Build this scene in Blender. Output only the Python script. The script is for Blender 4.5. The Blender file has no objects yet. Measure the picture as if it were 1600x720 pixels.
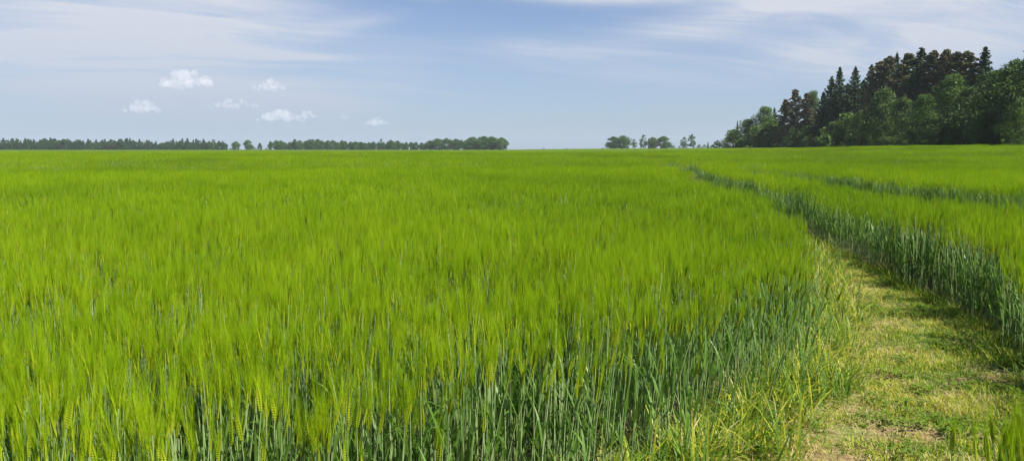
import bpy, math, random
import numpy as np
from mathutils import Vector, Matrix

R = math.radians
scene = bpy.context.scene
col = scene.collection

# ------------------------------------------------------------------ camera
F = 1200.0                     # focal length in pixels of the 1600 px wide photograph
EYE = 1.62
HORIZON = 233.0
PITCH = math.atan((360.0 - HORIZON) / F)
cam_data = bpy.data.cameras.new('camera')
cam_data.sensor_width = 36.0
cam_data.lens = 36.0 * F / 1600.0
cam_data.clip_start = 0.05
cam_data.clip_end = 40000.0
cam = bpy.data.objects.new('camera', cam_data)
cam.location = (0, 0, EYE)
cam.rotation_euler = (R(90) - PITCH, 0, 0)
col.objects.link(cam)
scene.camera = cam

# ------------------------------------------------------------------ sky and sun
SUN_EL, SUN_AZ = R(54), R(118)          # azimuth clockwise from the view direction (+Y)
SUN_STRENGTH = 5.0
SKY_STRENGTH = 0.0475
EXPOSURE = 0.95

world = bpy.data.worlds.new('World')
scene.world = world
world.use_nodes = True


class NT:
    """small helper for building node trees"""
    def __init__(s, tree):
        s.t = tree
        tree.nodes.clear()

    def n(s, kind, **kw):
        nd = s.t.nodes.new(kind)
        for k, v in kw.items():
            setattr(nd, k, v)
        return nd

    def put(s, sock, v):
        if v is None:
            return
        if hasattr(v, 'is_output') or hasattr(v, 'links'):
            s.t.links.new(v, sock)
        else:
            sock.default_value = v

    def m(s, op, a, b=None, c=None, clamp=False):
        nd = s.n('ShaderNodeMath', operation=op, use_clamp=clamp)
        s.put(nd.inputs[0], a); s.put(nd.inputs[1], b); s.put(nd.inputs[2], c)
        return nd.outputs[0]

    def ramp(s, v, lo, hi, a=0.0, b=1.0, smooth=True):
        nd = s.n('ShaderNodeMapRange', interpolation_type='SMOOTHSTEP' if smooth else 'LINEAR')
        s.put(nd.inputs[0], v)
        for i, q in zip((1, 2, 3, 4), (lo, hi, a, b)):
            s.put(nd.inputs[i], q)
        return nd.outputs[0]

    def noise(s, vec, scale, detail=4, rough=0.55, dist=0.0, dim='3D', out=0):
        nd = s.n('ShaderNodeTexNoise', noise_dimensions=dim)
        s.put(nd.inputs['Vector'], vec)
        nd.inputs['Scale'].default_value = scale
        nd.inputs['Detail'].default_value = detail
        nd.inputs['Roughness'].default_value = rough
        nd.inputs['Distortion'].default_value = dist
        return nd.outputs[out]

    def mix(s, f, a, b):
        nd = s.n('ShaderNodeMix', data_type='RGBA')
        s.put(nd.inputs[0], f)
        s.put(nd.inputs[6], a if not isinstance(a, tuple) else (*a, 1.0)[:4])
        s.put(nd.inputs[7], b if not isinstance(b, tuple) else (*b, 1.0)[:4])
        return nd.outputs[2]

    def xyz(s, x, y, z):
        nd = s.n('ShaderNodeCombineXYZ')
        s.put(nd.inputs[0], x); s.put(nd.inputs[1], y); s.put(nd.inputs[2], z)
        return nd.outputs[0]


def build_world():
    g = NT(world.node_tree)
    out = g.n('ShaderNodeOutputWorld')
    bg = g.n('ShaderNodeBackground')
    sky = g.n('ShaderNodeTexSky', sky_type='NISHITA')
    sky.sun_disc = False
    sky.sun_elevation = SUN_EL
    sky.sun_rotation = SUN_AZ
    sky.air_density = 1.0
    sky.dust_density = 0.3
    sky.ozone_density = 3.5
    sky.altitude = 100
    tc = g.n('ShaderNodeTexCoord')
    sep = g.n('ShaderNodeSeparateXYZ')
    g.t.links.new(tc.outputs['Generated'], sep.inputs[0])
    x, y, z = sep.outputs
    zc = g.m('MAXIMUM', z, 0.0)
    k = g.m('DIVIDE', 1.0, g.m('ADD', zc, 0.10))
    px, py = g.m('MULTIPLY', x, k), g.m('MULTIPLY', y, k)
    # high thin cloud lies in long soft streaks
    rot = R(24)
    qx = g.m('ADD', g.m('MULTIPLY', px, math.cos(rot)), g.m('MULTIPLY', py, math.sin(rot)))
    qy = g.m('SUBTRACT', g.m('MULTIPLY', py, math.cos(rot)), g.m('MULTIPLY', px, math.sin(rot)))
    v1 = g.xyz(g.m('MULTIPLY', qx, 0.55), qy, 3.0)
    big = g.noise(v1, 0.52, 3, 0.5, 0.3)
    v2 = g.xyz(g.m('MULTIPLY', qx, 0.55), g.m('MULTIPLY', qy, 1.5), 9.0)
    fine = g.noise(v2, 1.3, 8, 0.62, 0.7)
    az = g.m('ARCTAN2', x, y)
    el = g.m('ARCSINE', z)

    def patch(pxx, pyy, rx, ry, tilt=0.0):
        """soft patch of cloud around a direction"""
        a0 = math.atan((pxx - 800) / F)
        e0 = math.atan((HORIZON - pyy) / F * math.cos(a0))
        da, de = g.m('SUBTRACT', az, a0), g.m('SUBTRACT', el, e0)
        c, s_ = math.cos(tilt), math.sin(tilt)
        u = g.m('DIVIDE', g.m('ADD', g.m('MULTIPLY', da, c), g.m('MULTIPLY', de, s_)), rx / F)
        v = g.m('DIVIDE', g.m('SUBTRACT', g.m('MULTIPLY', de, c), g.m('MULTIPLY', da, s_)), ry / F)
        d = g.m('ADD', g.m('MULTIPLY', u, u), g.m('MULTIPLY', v, v))
        return g.m('POWER', 2.718, g.m('MULTIPLY', d, -1.0))

    veil = g.ramp(big, 0.45, 0.80, 0.0, 0.40)
    wisp = g.ramp(fine, 0.50, 0.82, 0.0, 0.45)
    dens = g.m('ADD', g.m('MULTIPLY', veil, 0.7), g.m('MULTIPLY', wisp, g.m('ADD', veil, 0.25)))
    streak = g.ramp(fine, 0.30, 0.70, 0.25, 1.0)
    for a in ((290, 30, 150, 120, 0.25, 0.60), (60, 85, 300, 60, 0.0, 0.50), (150, 10, 300, 60, 0.0, 0.25), (1190, 22, 180, 24, 0.16, 0.9),
              (1480, 30, 220, 70, 0.05, 0.72), (1330, 97, 190, 26, 0.03, 0.42), (940, 1, 190, 12, -0.03, 0.95),
              (675, 2, 34, 7, 0.0, 0.9), (930, 75, 130, 20, 0.0, 0.28), (480, 92, 130, 6, 0.0, 0.32),
              (340, 152, 200, 34, 0.0, 0.55), (540, 50, 90, 12, 0.25, 0.25), (1050, 100, 260, 40, 0.0, 0.22)):
        p = patch(*a[:5])
        dens = g.m('ADD', dens, g.m('MULTIPLY', g.m('MULTIPLY', p, a[5]), streak))
    # the whole low sky is milky
    low = g.m('POWER', 2.718, g.m('MULTIPLY', zc, -7.5))
    dens = g.m('ADD', dens, g.m('MULTIPLY', low, 0.72))
    dens = g.m('MINIMUM', dens, 0.92)
    cl = g.mix(low, (9.2, 9.2, 9.6), (4.1, 5.1, 7.0))
    tint = g.n('ShaderNodeMix', data_type='RGBA', blend_type='MULTIPLY')
    tint.inputs[0].default_value = 1.0
    g.put(tint.inputs[6], sky.outputs[0]); tint.inputs[7].default_value = (0.72, 0.92, 1.20, 1.0)
    colr = g.mix(dens, tint.outputs[2], cl)
    g.put(bg.inputs[0], colr)
    bg.inputs[1].default_value = SKY_STRENGTH
    g.t.links.new(bg.outputs[0], out.inputs[0])


build_world()

sd = bpy.data.lights.new('sun', 'SUN')
sd.energy = SUN_STRENGTH
sd.angle = R(0.55)
sd.color = (1.0, 0.95, 0.86)
sun = bpy.data.objects.new('sun', sd)
sv = Vector((math.cos(SUN_EL) * math.sin(SUN_AZ), math.cos(SUN_EL) * math.cos(SUN_AZ), math.sin(SUN_EL)))
sun.rotation_euler = (-sv).to_track_quat('-Z', 'Y').to_euler()
sun.location = sv * 60
col.objects.link(sun)

vs = scene.view_settings
vs.view_transform = 'Standard'
vs.look = 'None'
vs.exposure = EXPOSURE
vs.gamma = 1.0
vs.use_curve_mapping = False
cy = scene.cycles
cy.max_bounces = 10
cy.diffuse_bounces = 3
cy.glossy_bounces = 2
cy.transmission_bounces = 5
cy.transparent_max_bounces = 6
cy.volume_bounces = 8
cy.sample_clamp_indirect = 6.0
cy.use_denoising = True


# ------------------------------------------------------------------ helpers
def ray(px, py):
    """direction through a pixel of the photograph"""
    d = Vector(((px - 800) / F, -(py - 360) / F, -1.0))
    return cam.rotation_euler.to_matrix() @ d


def sstep(a, b, v):
    t = np.clip((np.asarray(v, float) - a) / (b - a), 0, 1)
    return t * t * (3 - 2 * t)


def hz(x, y):
    """height of the land"""
    x = np.asarray(x, float); y = np.asarray(y, float)
    rise = 1.25 * sstep(14, 80, x)
    far = sstep(8, 30, y)
    wav = 0.10 * np.sin(y / 6.1 + x / 19.0 + 0.6) + 0.07 * np.sin(y / 11.3 - x / 23.0)
    wav = wav * far * (1 - sstep(120, 300, y)) * (1 - 0.8 * sstep(0, 5, x) * (1 - sstep(40, 60, y)))
    small = 0.015 * np.sin(x * 2.3 + y) * np.sin(y * 1.7 - x * 0.6)
    return rise + wav + small * (1 - sstep(20, 60, y))


def link(o, parent=None):
    col.objects.link(o)
    if parent is not None:
        o.parent = parent
    return o


def tag(o, label=None, cat=None, group=None, kind=None):
    if label: o['label'] = label
    if cat: o['category'] = cat
    if group: o['group'] = group
    if kind: o['kind'] = kind
    return o


class MB:
    """collects faces, builds one mesh"""
    def __init__(s):
        s.v = []; s.f = []; s.mi = []

    def strip(s, pts, sides, widths, mat=0):
        b = len(s.v)
        n = len(pts)
        idx = []
        for p, sd_, w in zip(pts, sides, widths):
            if w <= 1e-6:
                idx.append((len(s.v), len(s.v))); s.v.append(tuple(p))
            else:
                a = p - sd_ * (w / 2); c = p + sd_ * (w / 2)
                idx.append((len(s.v), len(s.v) + 1)); s.v.append(tuple(a)); s.v.append(tuple(c))
        for i in range(n - 1):
            a, c = idx[i]; d, e = idx[i + 1]
            if d == e:
                s.f.append((a, c, d))
            elif a == c:
                s.f.append((a, e, d))
            else:
                s.f.append((a, c, e, d))
            s.mi.append(mat)

    def tube(s, pts, radii, n=4, mat=0, cap=True):
        b0 = None
        for k, (p, r) in enumerate(zip(pts, radii)):
            if k < len(pts) - 1:
                t = (pts[k + 1] - p)
            else:
                t = (p - pts[k - 1])
            t = t.normalized() if t.length > 1e-9 else Vector((0, 0, 1))
            u = t.orthogonal().normalized(); w = t.cross(u)
            b = len(s.v)
            for i in range(n):
                a = 2 * math.pi * i / n
                s.v.append(tuple(p + (u * math.cos(a) + w * math.sin(a)) * r))
            if b0 is not None:
                # match ring starts so the tube does not twist
                best = min(range(n), key=lambda q: sum((s.v[b0 + i][j] - s.v[b + (i + q) % n][j]) ** 2 for i in range(n) for j in range(3)))
                for i in range(n):
                    s.f.append((b0 + i, b0 + (i + 1) % n, b + (i + 1 + best) % n, b + (i + best) % n)); s.mi.append(mat)
                b0r = [b + (i + best) % n for i in range(n)]
            b0 = b
        if cap:
            s.f.append(tuple(b0 + i for i in range(n))); s.mi.append(mat)

    def tri(s, a, b, c, mat=0):
        k = len(s.v); s.v += [tuple(a), tuple(b), tuple(c)]; s.f.append((k, k + 1, k + 2)); s.mi.append(mat)

    def mesh(s, name, mats, smooth=False):
        me = bpy.data.meshes.new(name)
        me.from_pydata(s.v, [], s.f)
        for m in mats: me.materials.append(m)
        if len(mats) > 1:
            me.polygons.foreach_set('material_index', s.mi)
        if smooth:
            me.polygons.foreach_set('use_smooth', [True] * len(s.f))
        me.update()
        return me


def quads_mesh(name, V, mats, mi=None):
    """V: (N,4,3) array of separate quads"""
    N = len(V)
    me = bpy.data.meshes.new(name)
    me.vertices.add(4 * N); me.loops.add(4 * N); me.polygons.add(N)
    me.vertices.foreach_set('co', V.reshape(-1).astype(np.float32))
    me.loops.foreach_set('vertex_index', np.arange(4 * N, dtype=np.int32))
    me.polygons.foreach_set('loop_start', np.arange(0, 4 * N, 4, dtype=np.int32))
    for m in mats: me.materials.append(m)
    if mi is not None:
        me.polygons.foreach_set('material_index', np.asarray(mi, np.int32))
    me.update(calc_edges=True)
    return me


# ------------------------------------------------------------------ materials
def leafy(name, c1, c2, trans=0.4, rough=0.6, spec=0.25, patch=None, patch_scale=0.12, rnd=0.5, tcol=None, detail_scale=3.0):
    """thin plant matter: colour varies from plant to plant, lets light through"""
    m = bpy.data.materials.new(name); m.use_nodes = True
    g = NT(m.node_tree)
    out = g.n('ShaderNodeOutputMaterial')
    oi = g.n('ShaderNodeObjectInfo')
    geo = g.n('ShaderNodeNewGeometry')
    nz = g.noise(geo.outputs['Position'], detail_scale, 3, 0.6)
    f = g.m('ADD', g.m('MULTIPLY', oi.outputs['Random'], rnd), g.m('MULTIPLY', g.ramp(nz, 0.3, 0.7), 1 - rnd))
    c = g.mix(f, c1, c2)
    if patch:
        pn = g.noise(geo.outputs['Position'], patch_scale, 3, 0.5)
        c = g.mix(g.ramp(pn, 0.42, 0.68, 0, 0.75), c, patch)
    bs = g.n('ShaderNodeBsdfPrincipled')
    g.put(bs.inputs['Base Color'], c)
    bs.inputs['Roughness'].default_value = rough
    bs.inputs['Specular IOR Level'].default_value = spec
    tr = g.n('ShaderNodeBsdfTranslucent')
    if tcol:
        g.put(tr.inputs[0], g.mix(0.6, c, tcol))
    else:
        g.put(tr.inputs[0], c)
    mx = g.n('ShaderNodeMixShader'); mx.inputs[0].default_value = trans
    g.t.links.new(bs.outputs[0], mx.inputs[1]); g.t.links.new(tr.outputs[0], mx.inputs[2])
    g.t.links.new(mx.outputs[0], out.inputs[0])
    return m


def solid(name, c1, c2, scale=8.0, rough=0.85, bump=0.0, detail=6, c3=None, scale3=0.5, lo3=0.5, hi3=0.7):
    m = bpy.data.materials.new(name); m.use_nodes = True
    g = NT(m.node_tree)
    out = g.n('ShaderNodeOutputMaterial')
    geo = g.n('ShaderNodeNewGeometry')
    nz = g.noise(geo.outputs['Position'], scale, detail, 0.65)
    c = g.mix(g.ramp(nz, 0.3, 0.7), c1, c2)
    if c3:
        c = g.mix(g.ramp(g.noise(geo.outputs['Position'], scale3, 4, 0.6), lo3, hi3), c, c3)
    bs = g.n('ShaderNodeBsdfPrincipled')
    g.put(bs.inputs['Base Color'], c)
    bs.inputs['Roughness'].default_value = rough
    bs.inputs['Specular IOR Level'].default_value = 0.2
    if bump:
        b = g.n('ShaderNodeBump'); b.inputs['Strength'].default_value = bump; b.inputs['Distance'].default_value = 0.03
        g.put(b.inputs['Height'], nz); g.t.links.new(b.outputs[0], bs.inputs['Normal'])
    g.t.links.new(bs.outputs[0], out.inputs[0])
    return m


M = {}
M['stem'] = leafy('barley_stem', (0.19, 0.29, 0.10), (0.31, 0.40, 0.17), 0.15, 0.45, 0.4, rnd=0.3, detail_scale=30)
M['leaf'] = leafy('barley_leaf', (0.085, 0.185, 0.026), (0.17, 0.31, 0.040), 0.45, 0.45, 0.4, rnd=0.3, detail_scale=9)
M['ear'] = leafy('barley_ear', (0.27, 0.36, 0.015), (0.36, 0.42, 0.02), 0.3, 0.6, 0.2, detail_scale=20)
M['awn'] = leafy('barley_awn', (0.235, 0.40, 0.005), (0.40, 0.555, 0.010), 0.5, 0.45, 0.25, patch=(0.175, 0.305, 0.010),
                 patch_scale=0.075, rnd=0.35, detail_scale=1.1)
M['straw'] = leafy('dry_straw', (0.42, 0.36, 0.14), (0.52, 0.44, 0.22), 0.25, 0.7, 0.2, detail_scale=12)
M['grass'] = leafy('path_grass_green', (0.09, 0.20, 0.018), (0.20, 0.31, 0.025), 0.4, 0.55, 0.25, rnd=0.6, detail_scale=5)
M['grass_yellow'] = leafy('path_grass_yellow', (0.31, 0.40, 0.028), (0.52, 0.50, 0.05), 0.4, 0.55, 0.25, rnd=0.6, detail_scale=5)
M['clover'] = leafy('clover_leaf', (0.09, 0.17, 0.012), (0.16, 0.25, 0.016), 0.35, 0.55, 0.25, rnd=0.5)
M['soil'] = solid('soil', (0.055, 0.042, 0.026), (0.11, 0.085, 0.05), 9.0, 0.95, 0.8, c3=(0.075, 0.095, 0.025), scale3=0.15)
M['pathsoil'] = solid('path_ground', (0.13, 0.085, 0.042), (0.30, 0.21, 0.10), 16.0, 0.95, 1.0, c3=(0.16, 0.19, 0.045), scale3=2.2, lo3=0.42, hi3=0.62)
M['canopy'] = leafy('far_barley', (0.11, 0.19, 0.010), (0.15, 0.235, 0.012), 0.4, 0.8, 0.05, patch=(0.115, 0.20, 0.015), patch_scale=0.02, rnd=0.0, detail_scale=0.5)
M['bark'] = solid('bark', (0.055, 0.042, 0.032), (0.12, 0.10, 0.08), 4.0, 0.95, 0.6)
M['pinebark'] = solid('pine_bark', (0.16, 0.075, 0.040), (0.24, 0.12, 0.065), 3.0, 0.95, 0.6)
M['birch'] = solid('pale_bark', (0.22, 0.21, 0.18), (0.36, 0.34, 0.30), 3.0, 0.9, 0.3)
M['decid'] = leafy('broadleaf_foliage', (0.052, 0.100, 0.020), (0.098, 0.158, 0.031), 0.3, 0.6, 0.2, rnd=0.6, detail_scale=0.35)
M['decid_light'] = leafy('light_broadleaf_foliage', (0.070, 0.13, 0.022), (0.115, 0.185, 0.035), 0.35, 0.6, 0.2, rnd=0.6, detail_scale=0.35)
M['spruce'] = leafy('spruce_needles', (0.024, 0.054, 0.020), (0.052, 0.092, 0.030), 0.1, 0.7, 0.15, rnd=0.5, detail_scale=0.5)
M['pine'] = leafy('pine_needles', (0.058, 0.092, 0.034), (0.155, 0.118, 0.060), 0.12, 0.7, 0.15, rnd=0.5, detail_scale=0.45)
M['farleaf'] = leafy('distant_foliage', (0.050, 0.115, 0.026), (0.090, 0.165, 0.040), 0.3, 0.6, 0.1, rnd=0.7, detail_scale=0.2)
M['fardark'] = leafy('distant_conifer_foliage', (0.028, 0.072, 0.024), (0.055, 0.110, 0.032), 0.2, 0.7, 0.1, rnd=0.7, detail_scale=0.2)


# ------------------------------------------------------------------ the land
def axis(vals):
    return np.array(sorted(set(vals)))


def build_ground():
    xs = axis(list(np.arange(-30, 30.1, 1.0)) + list(np.arange(-130, 131, 5.0)) + [s * v for s in (-1, 1) for v in (160, 200, 260, 340, 450, 600, 900, 1400, 2200, 3000)])
    ys = axis(list(np.arange(-6, 60.1, 1.0)) + list(np.arange(60, 180, 4.0)) + [-3000, -1500, -700, -300, -120, -50, -20, 200, 240, 300, 400, 550, 800, 1200, 1800, 2400, 3000])
    X, Y = np.meshgrid(xs, ys)
    Z = hz(X, Y)
    V = np.stack([X, Y, Z], -1).reshape(-1, 3)
    nx, ny = len(xs), len(ys)
    faces = [(j * nx + i, j * nx + i + 1, (j + 1) * nx + i + 1, (j + 1) * nx + i) for j in range(ny - 1) for i in range(nx - 1)]
    me = bpy.data.meshes.new('ground')
    me.from_pydata(V.tolist(), [], faces)
    me.materials.append(M['soil'])
    me.polygons.foreach_set('use_smooth', [True] * len(faces))
    o = link(bpy.data.objects.new('ground', me))
    tag(o, kind='structure')


build_ground()

# edges of the mown path, (x, y)
LEFT = np.array([(-4.4, 1.0), (-2.6, 1.6), (-1.7, 1.95), (-0.4, 2.75), (0.72, 3.8), (1.42, 4.55), (1.9, 5.3), (2.36, 6.1), (2.88, 7.2), (3.62, 9.5), (4.25, 12.4),
                 (5.3, 22), (7.4, 35), (10, 54), (16, 100), (30, 210)])
RIGHT = np.array([(2.6, 2.8), (2.9, 3.6), (3.22, 4.5), (3.65, 5.3), (4.35, 7.3), (4.88, 11.2), (5.4, 14.4), (6.55, 22), (8.35, 35), (10.75, 54), (16.3, 100), (30.2, 210)])
TRAM = np.array([(7.75, 7.0), (8.5, 14.6), (9.5, 27), (11.2, 40), (13.4, 58)])


def xl(y): return np.interp(y, LEFT[:, 1], LEFT[:, 0]) + 0.05 * np.sin(np.asarray(y) * 5.3) + 0.04 * np.sin(np.asarray(y) * 11.7 + 1)
def xr(y): return np.interp(y, RIGHT[:, 1], RIGHT[:, 0]) + (0.06 * np.sin(np.asarray(y) * 4.1) + 0.05 * np.sin(np.asarray(y) * 9.3 + 1)) * (np.asarray(y) < 14)
def xt(y): return np.interp(y, TRAM[:, 1], TRAM[:, 0])


FOREST = np.array([(66, 60), (72, 100), (79, 130), (88, 170), (100, 240), (106, 290), (100, 345)])


def xforest(y): return np.interp(y, FOREST[:, 1], FOREST[:, 0], right=4000) - 3.5


def field_mask(x, y, pad=0.0):
    left = x < xl(y) - pad
    right = (x > xr(y) + pad)
    tw = np.where(y < 25, 1.30, 1.30 - 0.10 * (y - 25))
    tram = (np.abs(x - xt(y)) < np.maximum(tw, 0) + pad * 0.5)
    right = right & ~tram
    ok = (left | right) & (x < xforest(y))
    ok &= ~((y < 2.9) & (x > 0.0))
    ok &= ~((x < 0) & (y < 1.2))
    ok &= (x * x + y * y) > 1.7 ** 2
    return ok


def build_path():
    """the trodden, mown strip: a thin sheet on the land"""
    ys = np.concatenate([np.arange(0.2, 16, 0.2), np.arange(16, 60, 1.0)])
    n = 13
    V = []; Fs = []
    for j, y in enumerate(ys):
        a = float(xl(y)) - 0.15
        b = float(xr(max(y, 2.8))) + 0.15
        if y < 2.8: b = 2.7
        for i in range(n):
            x = a + (b - a) * i / (n - 1)
            V.append((x, y, float(hz(x, y)) + 0.012 + 0.008 * math.sin(x * 7 + y * 5)))
    for j in range(len(ys) - 1):
        for i in range(n - 1):
            k = j * n + i
            Fs.append((k, k + 1, k + n + 1, k + n))
    me = bpy.data.meshes.new('path'); me.from_pydata(V, [], Fs); me.materials.append(M['pathsoil'])
    me.polygons.foreach_set('use_smooth', [True] * len(Fs))
    o = link(bpy.data.objects.new('path', me)); tag(o, kind='structure')


build_path()


# ------------------------------------------------------------------ barley
UP = Vector((0, 0, 1))


def bend(p, az, el, curl, L, n):
    """points of a blade that starts at p, heading az/el, bending down by curl in all"""
    pts = [p.copy()]
    for i in range(n):
        e = el - curl * ((i + 0.5) / n) ** 1.4
        p = p + Vector((math.cos(az) * math.cos(e), math.sin(az) * math.cos(e), math.sin(e))) * (L / n)
        pts.append(p.copy())
    return pts


def leaf_blade(mb, p, az, el, curl, L, W, rng, n=4, mat=0):
    pts = bend(p, az, el, curl, L, n)
    tw = rng.uniform(-0.5, 0.5)
    sides = []
    for i, q in enumerate(pts):
        a = az + math.pi / 2
        s_ = Vector((math.cos(a), math.sin(a), tw * (i / n)))
        sides.append(s_.normalized())
    prof = {2: (0.8, 0.9, 0), 3: (0.7, 1, 0.7, 0), 4: (0.65, 1, 0.95, 0.6, 0), 5: (0.6, 0.95, 1, 0.85, 0.5, 0)}[n]
    mb.strip(pts, sides, [W * q for q in prof], mat)


def stalk(rng, x, y, lod, stem, leaves, ear, awns, mats=(0, 0, 0, 0), lean=None, hscale=1.0):
    """one barley stalk. stem/ear/awns: MB; leaves: function giving the MB for each leaf"""
    H = rng.gauss(0.655, 0.055 if lod < 3 else 0.085) * hscale
    if rng.random() < (0.0, 0.06, 0.06, 0.06)[lod]: H *= rng.uniform(0.68, 0.88)      # late tillers stay shorter
    la = rng.uniform(0, 2 * math.pi)
    lm = abs(rng.gauss(0, 0.055))
    lx, ly = lm * math.cos(la) + 0.02, lm * math.sin(la)
    if lean: lx += lean[0]; ly += lean[1]
    base = Vector((x, y, -0.01))

    def at(t):
        return base + Vector((lx * t * t, ly * t * t, t)) * H
    rw = rng.uniform(0.85, 1.15)
    if lod == 0:
        stem.tube([at(t) for t in (0, 0.3, 0.62, 0.9, 1.0)], [0.0031 * rw, 0.0030 * rw, 0.0027 * rw, 0.0020 * rw, 0.0017], 5, mats[0], cap=False)
        nl = 4
    elif lod == 1:
        stem.tube([at(t) for t in (0, 0.35, 0.7, 1.0)], [0.0032 * rw, 0.0031 * rw, 0.0027 * rw, 0.0019], 3, mats[0], cap=False)
        nl = rng.choice((2, 3, 3))
    elif lod == 2:
        a = rng.uniform(0, math.pi); s_ = Vector((math.cos(a), math.sin(a), 0))
        stem.strip([at(t) for t in (0, 0.55, 1.0)], [s_] * 3, [0.006, 0.006, 0.005], mats[0])
        nl = 2
    else:
        a = rng.uniform(0, math.pi); s_ = Vector((math.cos(a), math.sin(a), 0))
        stem.strip([at(0.2), at(1.0)], [s_] * 2, [0.011, 0.009], mats[0])
        nl = 1
    a0 = rng.uniform(0, 2 * math.pi)
    for i in range(nl):
        t = (0.22, 0.45, 0.68, 0.84)[i] if lod < 2 else (0.45, 0.72)[i] if lod == 2 else 0.6
        t += rng.uniform(-0.06, 0.06)
        az = a0 + math.pi * i + rng.uniform(-0.6, 0.6)
        L = (0.20, 0.24, 0.22, 0.15)[i if lod < 2 else 1] * rng.uniform(0.75, 1.2)
        W = (0.010, 0.0125, 0.0125, 0.010)[i if lod < 2 else 1] * rng.uniform(0.8, 1.15)
        if lod == 3: W *= 1.8
        if lod == 2: W *= 1.25
        el = R(rng.uniform(66, 86)); curl = R(rng.choice((8, 14, 26, 40, 80)) * rng.uniform(0.6, 1.2))
        leaf_blade(leaves(i), at(t), az, el, curl, L, W, rng, (5, 4, 2, 2)[lod], mats[1])
    # the ear
    top = at(1.0)
    d = (at(1.0) - at(0.93)).normalized()
    ta = rng.uniform(0, 2 * math.pi)
    d = (d + Vector((math.cos(ta), math.sin(ta), 0)) * abs(rng.gauss(0, 0.13))).normalized()
    u = d.orthogonal().normalized(); u.rotate(Matrix.Rotation(rng.uniform(0, 6.28), 3, d)); w = d.cross(u)
    EL = rng.uniform(0.070, 0.095)
    if lod == 0:
        for k in range(10):
            zc = EL * (k + 0.5) / 10
            wd = 0.0052 * math.sin(math.pi * (0.16 + 0.74 * k / 9)) ** 0.6
            for s_ in (-1, 1):
                c = top + d * (zc + (0.003 if s_ > 0 else 0)) + u * (s_ * wd * 0.75)
                tip = c + d * 0.0105 + u * s_ * wd * 0.55
                bot = c - d * 0.006
                ring = [c + u * s_ * wd * 0.95, c + w * wd * 0.75, c - u * s_ * wd * 0.8, c - w * wd * 0.75]
                b = len(ear.v); ear.v += [tuple(q) for q in ring] + [tuple(tip), tuple(bot)]
                for i in range(4):
                    ear.f += [(b + i, b + (i + 1) % 4, b + 4), (b + (i + 1) % 4, b + i, b + 5)]; ear.mi += [mats[2]] * 2
    elif lod == 1:
        ear.tube([top + d * EL * t for t in (0, 0.12, 0.3, 0.5, 0.72, 1.0)], [0.002, 0.0042, 0.0040, 0.0044, 0.0038, 0.0010], 4, mats[2], cap=False)
    elif lod == 2:
        ear.strip([top, top + d * EL * 0.4, top + d * EL], [u] * 3, [0.005, 0.009, 0.003], mats[2])
    else:
        ear.strip([top, top + d * EL], [u] * 2, [0.012, 0.008], mats[2])
    na = (32, 36, 15, 6)[lod]
    aw = (0.0011, 0.0013, 0.0026, 0.0075)[lod]
    for k in range(na):
        t = rng.uniform(0.0, 1.0)
        p = top + d * EL * t
        a = rng.uniform(0, 2 * math.pi)
        spread = rng.uniform(0.02, 0.22) * (1.1 - 0.3 * t)
        side = u * math.cos(a) + w * math.sin(a) * 0.7
        dr = (d + side * spread).normalized()
        L = rng.uniform(0.10, 0.155) * (1.08 - 0.2 * t)
        x_ = dr.cross(Vector((rng.uniform(-1, 1), rng.uniform(-1, 1), rng.uniform(-1, 1)))).normalized()
        tip = p + dr * L + side * rng.uniform(0, 0.012)
        awns.tri(p - x_ * aw * 0.5, p + x_ * aw * 0.5, tip, mats[3])


BM = [M['stem'], M['leaf'], M['ear'], M['awn']]
protos = bpy.data.collections   # prototype shapes live in collections outside the scene


def clump(name, rng, lod, size, n):
    mb = MB()
    for _ in range(n):
        stalk(rng, rng.uniform(-size / 2, size / 2), rng.uniform(-size / 2, size / 2), lod, mb, lambda i: mb, mb, mb, (0, 1, 2, 3))
    return bpy.data.objects.new(name, mb.mesh(name, BM))


def scatter(name, clumps, P, rot, scl, idx):
    """one object: the clumps set out over the points P with geometry nodes"""
    pc = bpy.data.collections.new(name + '_shapes')
    for c in clumps: pc.objects.link(c)
    me = bpy.data.meshes.new(name)
    N = len(P)
    me.vertices.add(N)
    me.vertices.foreach_set('co', np.asarray(P, np.float32).reshape(-1))
    for an, ty, arr in (('rot', 'FLOAT_VECTOR', rot), ('scl', 'FLOAT_VECTOR', scl)):
        at = me.attributes.new(an, ty, 'POINT'); at.data.foreach_set('vector', np.asarray(arr, np.float32).reshape(-1))
    at = me.attributes.new('pick', 'INT', 'POINT'); at.data.foreach_set('value', np.asarray(idx, np.int32))
    o = link(bpy.data.objects.new(name, me))
    t = bpy.data.node_groups.new(name, 'GeometryNodeTree')
    t.interface.new_socket('Geometry', in_out='INPUT', socket_type='NodeSocketGeometry')
    t.interface.new_socket('Geometry', in_out='OUTPUT', socket_type='NodeSocketGeometry')
    gi = t.nodes.new('NodeGroupInput'); go = t.nodes.new('NodeGroupOutput')
    ci = t.nodes.new('GeometryNodeCollectionInfo'); ci.inputs['Collection'].default_value = pc
    ci.inputs['Separate Children'].default_value = True; ci.inputs['Reset Children'].default_value = True
    ip = t.nodes.new('GeometryNodeInstanceOnPoints'); ip.inputs['Pick Instance'].default_value = True

    def attr(nm, ty):
        a = t.nodes.new('GeometryNodeInputNamedAttribute'); a.data_type = ty; a.inputs['Name'].default_value = nm
        return a.outputs['Attribute']
    L = t.links
    L.new(gi.outputs[0], ip.inputs['Points']); L.new(ci.outputs[0], ip.inputs['Instance'])
    L.new(attr('pick', 'INT'), ip.inputs['Instance Index'])
    L.new(attr('rot', 'FLOAT_VECTOR'), ip.inputs['Rotation'])
    L.new(attr('scl', 'FLOAT_VECTOR'), ip.inputs['Scale'])
    L.new(ip.outputs[0], go.inputs[0])
    md = o.modifiers.new('scatter', 'NODES'); md.node_group = t
    return o


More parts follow.
